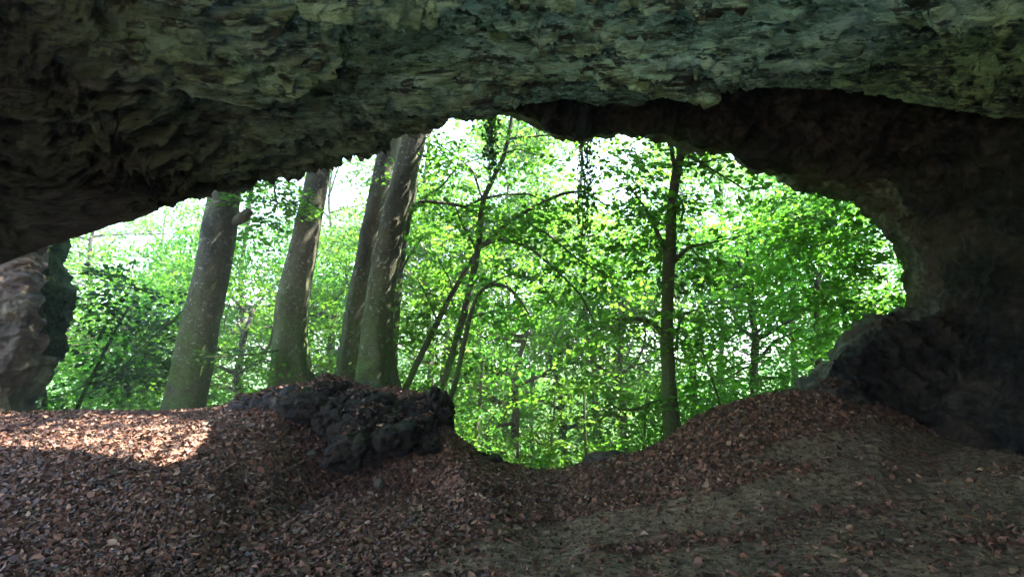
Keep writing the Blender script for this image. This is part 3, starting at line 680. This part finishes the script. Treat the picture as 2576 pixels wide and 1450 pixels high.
def branchy(start, dirn, length, r0, depth, segs, tips, nsub=4, up=0.05, wander=0.28, ns=14, sides=6):
    """a limb with side branches; appends tubes to segs and (tip, direction) to tips"""
    p = np.array(start, float); d = unit(np.array(dirn, float)); pts = [p.copy()]; k = 7
    dirs = [d.copy()]
    for i in range(k):
        d = unit(d + np.array([random.gauss(0, wander), random.gauss(0, wander), random.gauss(0, wander * .6) + up])); p = p + d * length / k; pts.append(p.copy()); dirs.append(d.copy())
    segs.append(tube(pts, np.linspace(r0, r0 * .3, len(pts)), sides=sides, ns=ns, lump=0.05, seed=random.random() * 9))
    tips.append((pts[-1], d)); 
    if depth > 0:
        for i in range(nsub):
            j = random.randint(2, k); s = unit(dirs[j] + np.array([random.gauss(0, .8), random.gauss(0, .8), random.gauss(0.05, .35)]))
            branchy(pts[j], s, length * random.uniform(.4, .65), r0 * (1 - j / (k + 3)) * .55, depth - 1, segs, tips, nsub, up, wander, max(7, ns - 4), max(4, sides - 1))
    else:
        for j in range(2, k, 2): tips.append((pts[j], unit(dirs[j] + np.array([random.gauss(0, .8), random.gauss(0, .8), 0]))))

# --- the four big beeches on the left
def big_beech(name, trunk_px, label, bumps_px=(), extra=(), top_h=13.0, crown_n=420, roots=5, stub=None, mat=M_bark):
    a = np.array(trunk_px, float); P = at(a[:, 0], a[:, 1], a[:, 2]); r = a[:, 3] / F * P[:, 1] ** 2 / np.hypot(P[:, 0], P[:, 1])
    base = P[0].copy(); base[2] = ground_z(np.array(base[0]), np.array(base[1])) - 0.1
    d = unit(P[-1] - P[-2]); top = P[-1]; pts = [base] + list(P[0:]); rr = [r[0] * 1.12] + list(r)
    while top[2] < top_h:
        d = unit(d + np.array([random.gauss(0, .06), random.gauss(0, .06), .05])); top = top + d * 1.4; pts.append(top); rr.append(rr[-1] * .9)
    if pts[1][2] - pts[0][2] < 0.05: pts[0][2] = pts[1][2] - 0.3
    root = empty(name, base, label, 'tree', 'big beech trunks at the left of the opening')
    bumps = [(at(x, y, Y), br, bh) for (x, y, Y, br, bh) in bumps_px]
    tr = mesh('trunk', *tube(pts, rr, sides=36, ns=170, lump=0.05, seed=len(label), roots=roots, bumps=bumps), mat, root)
    segs, tips = [], []
    L = len(pts)
    for i in range(7):
        j = random.randint(max(4, L - 5), L - 1); ang = random.uniform(0, 2 * math.pi)
        if pts[j][2] < 7: continue
        branchy(pts[j], (math.cos(ang), math.sin(ang), .35), random.uniform(2.5, 4.5), .10, 1, segs, tips, 3)
    for e in extra: mesh('branch', *e, mat, root)
    tips = [t for t in tips if t[0][2] > 6.5]
    idx = rng.integers(0, len(tips), crown_n)
    C = np.array([tips[i][0] for i in idx]) + rng.normal(size=(crown_n, 3)) * .7; D = unit(rng.normal(size=(crown_n, 3)) * np.array([1, 1, .3]))
    e = rng.normal(size=(70, 3)) * np.array([2.4, 1.5, 1.3]) + np.array([-1.6, 11.2, 9.4]); e = e[e[:, 2] > 7.8]  # extra sprays added above the view to break up the sun patch
    C = np.concatenate([C, e]); D = np.concatenate([D, unit(rng.normal(size=(len(e), 3)) * np.array([1, 1, .3]))])
    crown('crown', root, C, D, 26, .9, .13, M_leaf, wood=segs, woodmat=mat)
    return root
big_beech('beech_tree', [(458, 1040, 9.5, 54), (467, 1000, 9.5, 52), (485, 920, 9.6, 55), (508, 800, 9.7, 50), (530, 700, 9.8, 48), (548, 600, 9.9, 46), (560, 520, 10.0, 44), (572, 440, 10.1, 43), (582, 300, 10.3, 41)],
          'thick leaning beech trunk with lichen spots, leftmost of the big ones',
          [(612, 540, 9.9, .16, .03)], [pxtube([(590, 560, 9.9, 12), (612, 545, 9.8, 17), (622, 536, 9.8, 14), (632, 530, 9.8, 8)], sides=12, ns=14, lump=.1)], roots=0)
big_beech('beech_tree', [(738, 985, 10.0, 57), (734, 950, 10.0, 52), (728, 900, 10.0, 45), (729, 820, 10.1, 42), (738, 740, 10.1, 42), (760, 640, 10.2, 37), (780, 540, 10.3, 34), (797, 460, 10.4, 32), (812, 380, 10.5, 30), (830, 250, 10.6, 29)],
          'smooth dark beech trunk standing alone on the leafy mound, second big one from the left', [(700, 760, 9.8, .25, .05)])
big_beech('beech_tree', [(878, 985, 11.0, 38), (882, 930, 11.0, 36), (890, 860, 11.0, 34), (905, 760, 11.1, 32), (925, 650, 11.2, 31), (945, 540, 11.2, 30), (965, 440, 11.3, 29), (985, 340, 11.4, 28), (1010, 220, 11.5, 27)],
          'rear trunk of the double beech, partly hidden by the front one')
big_beech('beech_tree', [(950, 1000, 10.0, 56), (948, 960, 10.0, 50), (944, 920, 10.0, 47), (944, 850, 10.0, 38), (955, 760, 10.1, 37), (968, 670, 10.1, 35), (984, 580, 10.2, 34), (1003, 500, 10.3, 33), (1022, 420, 10.4, 33), (1045, 330, 10.5, 33), (1070, 220, 10.6, 31)],
          'front trunk of the double beech with burls and a split root',
          [(965, 895, 9.7, .13, .09), (925, 930, 9.7, .12, .07), (985, 555, 9.9, .16, .08), (975, 580, 9.9, .1, .06)])

# --- slender trees in the gap
def stem_tree(name, label, stems, sprays_px, mat, leafm, group=None, nleaf=30, L=.75, ls=.115, near=True, extra_tips=0, cat='tree', autol=0.0):
    segs = [pxtube(st, sides=(14 if st[0][3] > 15 else 8), ns=(90 if len(st) > 4 else 30), lump=.07, seed=st[0][0]) for st in stems]
    b = at(*stems[0][0][:3])
    root = empty(name, b, label, cat, group)
    mesh('trunk', *segs[0], mat, root)
    C, D = [], []
    br = segs[1:]
    tw, tips = [], []
    for st in stems[1:]:                                     # leaf sprays along each limb
        a = np.array(st, float); Pw = at(a[:, 0], a[:, 1], a[:, 2])
        for i in range(len(Pw) - 1):
            for q in range(max(1, int(np.linalg.norm(Pw[i + 1] - Pw[i]) / .35))):
                k = random.random(); p = Pw[i] * (1 - k) + Pw[i + 1] * k
                C.append(p); D.append(unit(Pw[i + 1] - Pw[i] + rng.normal(size=3) * np.array([1, .9, .35])))
    for (x, y, Y, sx, sy, sY, n) in sprays_px:               # leafy masses
        cc = at(rng.normal(x, sx, n), rng.normal(y, sy, n), rng.normal(Y, sY, n))
        C += list(cc); D += list(unit(rng.normal(size=(n, 3)) * np.array([1, 1, .25])))
    C = np.array(C); D = np.array(D)
    for p, d in list(zip(C, D)):                             # a thin twig through every spray
        tw.append(tube([p - d * .12, p + d * L * .4, p + d * L * .85 - np.array([0, 0, .1 * L])], [.007, .005, .002], sides=3, ns=4, lump=0))
    for b_ in br: mesh('branch', *b_, mat, root)
    crown('crown', root, C, D, nleaf, L, ls, leafm, near, tw, mat)
    return root
YT = 10.5
stem_tree('slender_tree', 'dark slender forked tree rising from the mound up through the middle of the opening',
    [[(1108, 1000, 10.2, 9), (1125, 930, 10.3, 9), (1150, 850, 10.4, 9), (1172, 770, 10.4, 9), (1190, 690, 10.5, 9), (1205, 610, 10.5, 8), (1213, 500, 10.6, 7), (1240, 450, 10.6, 6.5), (1268, 395, 10.7, 6), (1280, 340, 10.7, 5.5), (1290, 280, 10.8, 5), (1300, 150, 10.9, 4)],
     [(1205, 620, 10.5, 6), (1235, 600, 10.4, 5), (1270, 565, 10.3, 6), (1300, 545, 10.2, 5), (1360, 510, 10.1, 4.5), (1420, 485, 10.0, 4), (1470, 480, 9.9, 3), (1530, 520, 9.9, 2)],
     [(1213, 500, 10.6, 4), (1260, 490, 10.6, 3), (1330, 487, 10.6, 3), (1400, 520, 10.6, 2)],
     [(1213, 500, 10.6, 3.5), (1190, 430, 10.7, 3), (1150, 395, 10.7, 2), (1100, 360, 10.8, 1.5)],
     [(1270, 350, 10.7, 3), (1320, 345, 10.6, 2.5), (1380, 340, 10.6, 2), (1450, 345, 10.5, 1.5)],
     [(1268, 385, 10.7, 3), (1300, 375, 10.6, 2), (1340, 385, 10.6, 1.5)],
     [(1213, 500, 10.6, 3), (1170, 520, 10.4, 3), (1110, 510, 10.2, 4), (1060, 505, 10.1, 4), (1040, 520, 10.0, 5)],
     [(1205, 620, 10.5, 5), (1260, 600, 10.2, 4), (1330, 620, 10.0, 4), (1400, 680, 9.8, 3), (1460, 740, 9.6, 2.5), (1500, 820, 9.5, 2)],
     [(1300, 545, 10.2, 3), (1380, 590, 10.0, 3), (1450, 650, 9.8, 2.5), (1540, 700, 9.7, 2)],
     [(1205, 640, 10.5, 3), (1160, 560, 10.5, 3), (1145, 520, 10.5, 2)]],
    [(1240, 560, 10.6, 50, 40, .5, 14), (1400, 540, 10.2, 90, 40, .6, 26), (1380, 660, 10.0, 90, 50, .6, 26), (1250, 400, 10.7, 60, 50, .5, 18)], M_barkd, M_leaf)
stem_tree('slender_tree', 'thin leaning stem between the double beech and the forked slender tree',
    [[(1010, 1000, 10.0, 8), (1045, 920, 10.1, 8), (1085, 840, 10.3, 8), (1130, 750, 10.6, 7), (1165, 690, 10.8, 6), (1200, 630, 10.9, 5)],
     [(1100, 810, 10.4, 3), (1080, 760, 10.4, 2), (1050, 700, 10.5, 1.5)], [(1140, 740, 10.6, 3), (1130, 700, 10.6, 2), (1100, 650, 10.7, 1.5)]],
    [(1100, 720, 10.8, 45, 60, .4, 12), (1060, 840, 10.6, 40, 50, .4, 10)], M_barkd, M_leaf)
stem_tree('slender_tree', 'slim stem with an arching top, right of the forked slender tree',
    [[(1132, 1010, 10.0, 7), (1150, 940, 10.0, 7), (1165, 870, 10.0, 6.5), (1180, 800, 10.1, 6), (1198, 745, 10.1, 5), (1225, 717, 10.0, 4.5), (1265, 715, 9.9, 4), (1300, 740, 9.8, 3), (1330, 790, 9.7, 2)],
     [(1180, 800, 10.1, 3), (1240, 780, 10, 2), (1300, 800, 9.9, 1.5)], [(1225, 717, 10, 3), (1280, 690, 9.9, 2), (1350, 700, 9.8, 1.5), (1400, 760, 9.7, 1.2)]],
    [(1280, 780, 9.9, 60, 45, .4, 12), (1220, 900, 10.3, 50, 50, .4, 10)], M_barkd, M_leaf)
stem_tree('slender_tree', 'pale side stem close behind the front trunk of the double beech',
    [[(985, 1000, 10.8, 12), (992, 850, 10.8, 11), (1000, 720, 10.9, 11), (1015, 620, 10.9, 9), (1028, 540, 10.9, 9), (1042, 480, 10.9, 8), (1050, 300, 11, 7)],
     [(1028, 540, 10.9, 7), (1050, 512, 10.8, 5.5), (1090, 508, 10.8, 5), (1140, 512, 10.8, 4), (1190, 530, 10.7, 3), (1240, 560, 10.7, 2)],
     [(1000, 700, 10.9, 3), (1030, 640, 10.8, 3), (1060, 600, 10.8, 2)],
     [(1060, 505, 10.8, 3), (1110, 470, 10.8, 3), (1150, 420, 10.8, 2), (1080, 360, 10.9, 1.5)]],
    [(1070, 620, 11, 40, 60, .4, 14), (1090, 430, 11.2, 45, 50, .5, 14)], M_bark, M_leaf)
stem_tree('mossy_tree', 'mossy dark tree with bent side branches on the rim right of the gap',
    [[(1692, 1125, 9.2, 24), (1690, 1080, 9.2, 23), (1684, 1000, 9.3, 20), (1680, 930, 9.3, 18), (1676, 850, 9.4, 17), (1678, 780, 9.4, 16), (1680, 700, 9.4, 16), (1682, 660, 9.4, 18), (1687, 600, 9.5, 14), (1688, 540, 9.5, 13), (1693, 480, 9.6, 13), (1702, 430, 9.6, 14), (1715, 380, 9.7, 10), (1730, 280, 9.8, 8)],
     [(1672, 845, 9.4, 7), (1655, 825, 9.3, 6.5), (1635, 808, 9.2, 6), (1600, 800, 9.1, 5), (1560, 803, 9.0, 3.5), (1535, 800, 9.0, 2)],
     [(1672, 1008, 9.3, 7), (1640, 1012, 9.2, 6), (1615, 1025, 9.1, 5), (1590, 1030, 9.0, 4), (1560, 1030, 9.0, 2.5), (1530, 1010, 8.9, 2)],
     [(1690, 660, 9.4, 9), (1712, 640, 9.5, 6), (1735, 620, 9.5, 4.5), (1780, 612, 9.6, 3), (1830, 600, 9.7, 2)],
     [(1700, 880, 9.4, 5), (1706, 820, 9.4, 4), (1720, 790, 9.5, 3), (1760, 775, 9.5, 2)],
     [(1680, 660, 9.4, 8), (1660, 600, 9.5, 6), (1640, 560, 9.5, 5), (1620, 520, 9.6, 3), (1590, 480, 9.6, 2)],
     [(1700, 430, 9.6, 7), (1690, 390, 9.6, 6), (1688, 350, 9.6, 5), (1680, 250, 9.7, 4)],
     [(1712, 560, 9.5, 3), (1720, 520, 9.6, 3), (1700, 480, 9.6, 2)],
     [(1735, 395, 9.7, 4), (1780, 420, 9.7, 3.5), (1830, 450, 9.8, 3), (1880, 480, 9.8, 2)],
     [(1730, 390, 9.7, 4), (1770, 410, 9.7, 3), (1815, 395, 9.8, 2)],
     [(1735, 620, 9.5, 3), (1760, 650, 9.5, 2), (1800, 690, 9.5, 1.5)]],
    [(1620, 480, 9.9, 60, 60, .6, 30), (1600, 620, 9.9, 50, 50, .5, 16), (1690, 560, 9.2, 30, 60, .2, 6), (1780, 700, 9.8, 50, 50, .4, 8), (1560, 830, 9.6, 50, 60, .5, 12), (1680, 690, 9.1, 20, 15, .1, 4), (1560, 1000, 9.4, 60, 40, .4, 8), (1770, 860, 9.8, 40, 60, .4, 7), (1600, 400, 10, 60, 30, .5, 20)],
    M_barkm, M_leaf)
# saplings
def sapling(label, pl, n, spread=30, leafm=M_leaf, mat=M_barkd, ls=.08):
    a = np.array(pl, float)
    root_sp = [(x, y, Y, spread, 18, .35, max(1, n // (len(pl) - 1))) for (x, y, Y, _) in pl[1:]]
    return stem_tree('sapling', label, [pl], root_sp, mat, leafm, 'thin saplings in the valley behind the rim', nleaf=24, L=.55, ls=ls*1.3, cat='sapling')
sapling('straight thin sapling in the lowest part of the gap', [(1380, 1200, 10.5, 4), (1386, 1120, 10.5, 3.5), (1392, 1060, 10.5, 3), (1396, 990, 10.6, 2)], 14)
sapling('thin dark sapling right of the lowest part of the gap, above the flat brown rock', [(1473, 1185, 10.5, 4), (1472, 1120, 10.6, 3.5), (1470, 1060, 10.6, 3), (1468, 960, 10.7, 2)], 16)
sapling('short sapling close to the left of the mossy tree', [(1618, 1150, 10.0, 4), (1620, 1100, 10.0, 3.5), (1622, 1050, 10.1, 3), (1628, 990, 10.1, 2)], 12)
sapling('sapling right behind the small mossy rock', [(1190, 1150, 11.5, 7), (1198, 1090, 11.6, 6), (1206, 1020, 11.8, 5), (1215, 900, 12, 3)], 16)
sapling('long thin leaning sapling left of the leftmost big beech', [(188, 1040, 10.5, 7), (215, 980, 10.6, 6), (255, 900, 10.8, 5), (290, 830, 11, 4), (325, 770, 11.2, 3)], 22, 40)
sapling('short stout stem beside the foot of the rock pillar', [(112, 1040, 10.2, 8), (112, 1000, 10.2, 8), (106, 960, 10.3, 8), (95, 900, 10.4, 5)], 8, 20, mat=M_bark)
sapling('leaning sapling on the right bank below the dark wall', [(1815, 1035, 10.3, 3.5), (1800, 980, 10.3, 3), (1780, 920, 10.4, 3), (1750, 840, 10.5, 2)], 16, 40)

# --- low leafy boughs hanging into view
def bough(label, pl, masses, leafm, mat=M_barkd, ls=.12, L=.8, nleaf=34):
    return stem_tree('leafy_bough', label, [pl, pl[1:]], masses, mat, leafm, None, nleaf=nleaf, L=L, ls=ls, cat='branch')
bough('broad bright green bough spreading down behind the right edge of the opening', [(2330, 500, 11, 6), (2240, 540, 11, 5), (2150, 590, 11, 4), (2050, 620, 10.8, 3), (1950, 600, 10.6, 2)],
      [(2080, 600, 11, 90, 50, .6, 44), (2150, 720, 11, 80, 60, .6, 40), (2000, 520, 10.8, 70, 30, .5, 26), (1960, 640, 11.2, 60, 50, .6, 22), (2150, 780, 10.6, 60, 30, .5, 22)], M_leafy)
bough('pale green spray crossing the foot of the leftmost big beech', [(700, 880, 9.6, 3), (640, 890, 9.3, 3), (570, 895, 9.1, 2), (490, 900, 8.9, 1.5)],
      [(570, 900, 9.2, 40, 10, .2, 6), (640, 900, 9.5, 40, 20, .2, 8)], M_leaf, ls=.07, L=.45, nleaf=24)
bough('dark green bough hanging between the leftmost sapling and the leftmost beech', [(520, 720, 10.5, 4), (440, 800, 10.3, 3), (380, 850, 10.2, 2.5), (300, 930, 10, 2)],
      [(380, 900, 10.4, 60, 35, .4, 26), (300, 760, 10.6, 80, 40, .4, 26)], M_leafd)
bough('green bough hanging from above between the first and second big beech', [(670, 400, 9.8, 3), (685, 450, 9.6, 3), (695, 500, 9.5, 2), (700, 540, 9.4, 1.5)],
      [(690, 490, 9.9, 22, 35, .3, 16), (650, 570, 10.6, 25, 40, .3, 12)], M_leaf)
# hanging ivy strands
def ivy(label, x, y0, y1, Y, wpx, n):
    b = at(x, y1, Y); root = empty('hanging_ivy', at(x, y1, Y), label, 'ivy', 'ivy strands hanging in the opening')
    segs, C = [], []
    for i in range(5):
        xs = x + rng.normal(0, wpx * .5); yb = y1 - random.random() * (y1 - y0) * .35
        pl = [(xs + rng.normal(0, 5), y, Y + rng.normal(0, .05), 1.3) for y in np.linspace(y0, yb, 7)]
        segs.append(pxtube(pl, sides=4, ns=24, lump=0))
        k = n // 5; yy = rng.uniform(y0, yb, k)
        C.append(at(xs + rng.normal(0, 9, k), yy, Y + rng.normal(0, .1, k)))
    mesh('stem', *join(segs), M_barkd, root)
    C = np.concatenate(C); m = len(C); A = unit(rng.normal(size=(m, 3)) * .5 - np.array([0, 0, 1])); N = unit(np.cross(A, rng.normal(size=(m, 3))))
    V, f = leaf4(C, A, N, rng.uniform(.05, .09, m), .9)
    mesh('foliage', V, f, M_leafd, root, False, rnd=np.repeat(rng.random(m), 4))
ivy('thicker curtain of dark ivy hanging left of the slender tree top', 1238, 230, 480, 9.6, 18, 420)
ivy('long thin strands of dark ivy hanging right of the slender tree top', 1472, 300, 650, 9.4, 18, 420)

# --- background trees
def copy_tree(o, parent=None):
    c = o.copy(); col.objects.link(c); c.parent = parent
    for ch in list(o.children): copy_tree(ch, c)
    return c
def proto_tree(h, rad, z0, nsp, nleaf, ls, mat, bmat, seed, L=1.3):
    random.seed(seed)
    root = empty('woodland_tree', (0, 0, 0), 'x', 'tree', 'leafy trees growing in the valley behind')
    lean = random.uniform(-.06, .06)
    pts = [(0, 0, -.6)]; 
    for i in range(1, 9): pts.append((lean * i * h / 8 + random.gauss(0, .12), random.gauss(0, .12), h * i / 8))
    mesh('trunk', *tube(pts, np.linspace(.13, .04, 9), sides=10, ns=40, lump=.06, seed=seed, roots=4), bmat, root)
    segs, tips = [], []
    for i in range(16):
        k = random.uniform(z0 / h, .97); j = k * 8; p = np.array(pts[int(j)]) * (1 - j % 1) + np.array(pts[min(8, int(j) + 1)]) * (j % 1)
        ang = random.uniform(0, 6.28); ln = rad * (1.1 - .5 * k) * random.uniform(.6, 1.1)
        branchy(p, (math.cos(ang), math.sin(ang), .25), ln, .05, 1, segs, tips, 4, .02, .22, 8, 5)
    idx = rng.integers(0, len(tips), nsp)
    C = np.array([tips[i][0] for i in idx]) + rng.normal(size=(nsp, 3)) * np.array([.5, .5, .35])
    D = np.array([tips[i][1] for i in idx]) + rng.normal(size=(nsp, 3)) * np.array([.6, .6, .2])
    crown('crown', root, C, D, nleaf, L, ls, mat, wood=segs, woodmat=bmat, jit=.42)
    return root
pA = proto_tree(15, 4.2, 2.0, 600, 38, .15, M_leaf, M_barkd, 21)
pB = proto_tree(12, 3.6, 1.0, 560, 38, .145, M_leafy, M_bark, 22)
pC = proto_tree(17, 4.6, 3.5, 560, 38, .155, M_leaf, M_bark, 23)
pD = proto_tree(5, 2.6, 0.3, 240, 30, .12, M_leafy, M_barkd, 24, 1.0)
protos = {'A': pA, 'B': pB, 'C': pC, 'D': pD}; used = set()
BT = [ # kind, x in photo units, distance, scale, label
 ('A', 260, 19, 1.0, 'tall leafy tree far behind the long leaning sapling'),
 ('C', 420, 26, 1.0, 'tall tree seen left of the leftmost big beech'),
 ('B', 640, 18, 1.0, 'bright leafy tree between the first and second big beech'),
 ('C', 870, 24, 1.0, 'tall tree behind the narrow gap left of the double beech'),
 ('A', 1100, 19, 1.0, 'leafy tree close behind the slender stems'),
 ('B', 1180, 28, 1.1, 'paler tree farther behind the slender stems'),
 ('C', 1330, 23, 1.0, 'tall tree behind the middle of the opening'),
 ('A', 1500, 17, .95, 'leafy tree between the lowest gap and the mossy tree'),
 ('B', 1560, 29, 1.1, 'far bright tree left of the mossy tree'),
 ('B', 1960, 16.5, .95, 'bright leafy tree right of the mossy tree'),
 ('C', 2190, 17, 1.0, 'tree whose grey trunk shows near the right edge of the opening'),
 ('A', 2330, 21, 1.0, 'tree half hidden by the right edge of the opening'),
 ('A', 950, 36, 1.2, 'distant tree behind the double beech'),
 ('B', 2080, 34, 1.2, 'distant tree behind the bright right hand bough'),
 ('A', 1255, 21, 1.05, 'tall leafy tree right behind the top of the forked slender tree'),
 ('C', 1790, 22, 1.0, 'tall tree behind the right side of the mossy tree'),
 ('B', 760, 22, 1.05, 'leafy tree behind the second big beech'),
 ('D', 330, 14, 1.0, 'low bright shrubby tree behind the crest left of the leftmost beech'),
 ('D', 620, 14.5, 1.0, 'low shrubby tree behind the crest between the first two beeches'),
 ('D', 820, 16, 1.1, 'low shrubby tree behind the mound'),
 ('D', 1110, 14, 1.0, 'low shrubby tree behind the upright dark rock'),
 ('D', 1290, 13.5, 1.0, 'low shrubby tree down the slope behind the lowest gap'),
 ('D', 1420, 15.5, 1.1, 'low shrubby tree behind the straight thin sapling'),
 ('D', 1560, 13.5, 1.0, 'low shrubby tree behind the flat brown rock'),
 ('D', 1740, 14.5, 1.15, 'low shrubby tree behind the mossy trunk, down to its right'),
 ('D', 1880, 13.5, 1.1, 'low shrubby tree behind the right bank'),
 ('D', 2060, 14, 1.2, 'low shrubby tree behind the brown rock ledge'),
 ('D', 150, 13, .9, 'low shrubby tree beside the foot of the rock pillar'),
 ('B', 1340, 40, 1.2, 'distant bright tree behind the middle of the opening'),
]
for (k, x, Y, sc, lb) in BT:
    p = protos[k]; o = p if k not in used else copy_tree(p); used.add(k)
    px_ = (x - CX) / F * Y / cp
    o.location = (px_, Y, float(ground_z(np.array(px_), np.array(float(Y)))) - .05)
    o.rotation_euler = (0, 0, random.uniform(0, 6.28)); o.scale = (sc, sc, sc * random.uniform(.92, 1.08)); o['label'] = lb

# far woods on the opposite slope
def far_woods():
    n = 5200
    y = rng.uniform(36, 95, n); x = rng.uniform(-1, 1, n) * y * 1.1
    g = ground_z(x, y); z = g + rng.random(n) ** .8 * (5 + 4 * perlin(np.stack([x * .12, y * .12, 0 * x], -1)) * 2)
    C = np.stack([x, y, z], -1); D = unit(rng.normal(size=(n, 3)) * np.array([1, 1, .3]))
    P, A, N, l, rn = sprays(C, D, 26, 2.8, .34, jit=.8)
    V, f = leaf4(P, A, N, l)
    return mesh('far_woods', V, f, M_leafy, None, False, rnd=np.repeat(rn, 4))
tag(far_woods(), 'hazy bright green woods on the far side of the valley', 'woods', kind='stuff')
def undergrowth():
    n = 2600
    th = rng.uniform(R_(-50), R_(45), n); Rr = np.interp(th, _az, _rc); r = Rr + 0.8 + rng.random(n) * 16
    x = r * np.sin(th); y = r * np.cos(th); z = ground_z(x, y) + rng.random(n) * .5
    C = np.stack([x, y, z], -1); D = unit(rng.normal(size=(n, 3)) * np.array([1, 1, .5]) + np.array([0, 0, .3]))
    P, A, N, l, rn = sprays(C, D, 24, .7, .09, jit=.7)
    V, f = leaf4(P, A, N, l)
    return mesh('undergrowth', V, f, M_leaf, None, False, rnd=np.repeat(rn, 4))
tag(undergrowth(), 'green undergrowth covering the slope below the rim', 'undergrowth', kind='stuff')

# ------------------------------------------------------------ the damp air of the valley
hz = NT('haze'); pv = hz.n('ShaderNodeVolumePrincipled'); pv.inputs['Density'].default_value = 0.0052
pv.inputs['Color'].default_value = (0.93, 0.96, 1.0, 1); pv.inputs['Anisotropy'].default_value = 0.3
hz.l(pv.outputs[0], hz.out.inputs['Volume'])
bx = np.array([[x, y, z] for x in (-430, 430) for y in (-430, 430) for z in (-16, 32)], float)
ho = mesh('haze', bx, [[0, 1, 3, 2], [4, 6, 7, 5], [0, 4, 5, 1], [2, 3, 7, 6], [0, 2, 6, 4], [1, 5, 7, 3]], hz.m, sm=False)
tag(ho, 'thin bright summer haze between the trees', 'haze', kind='stuff')
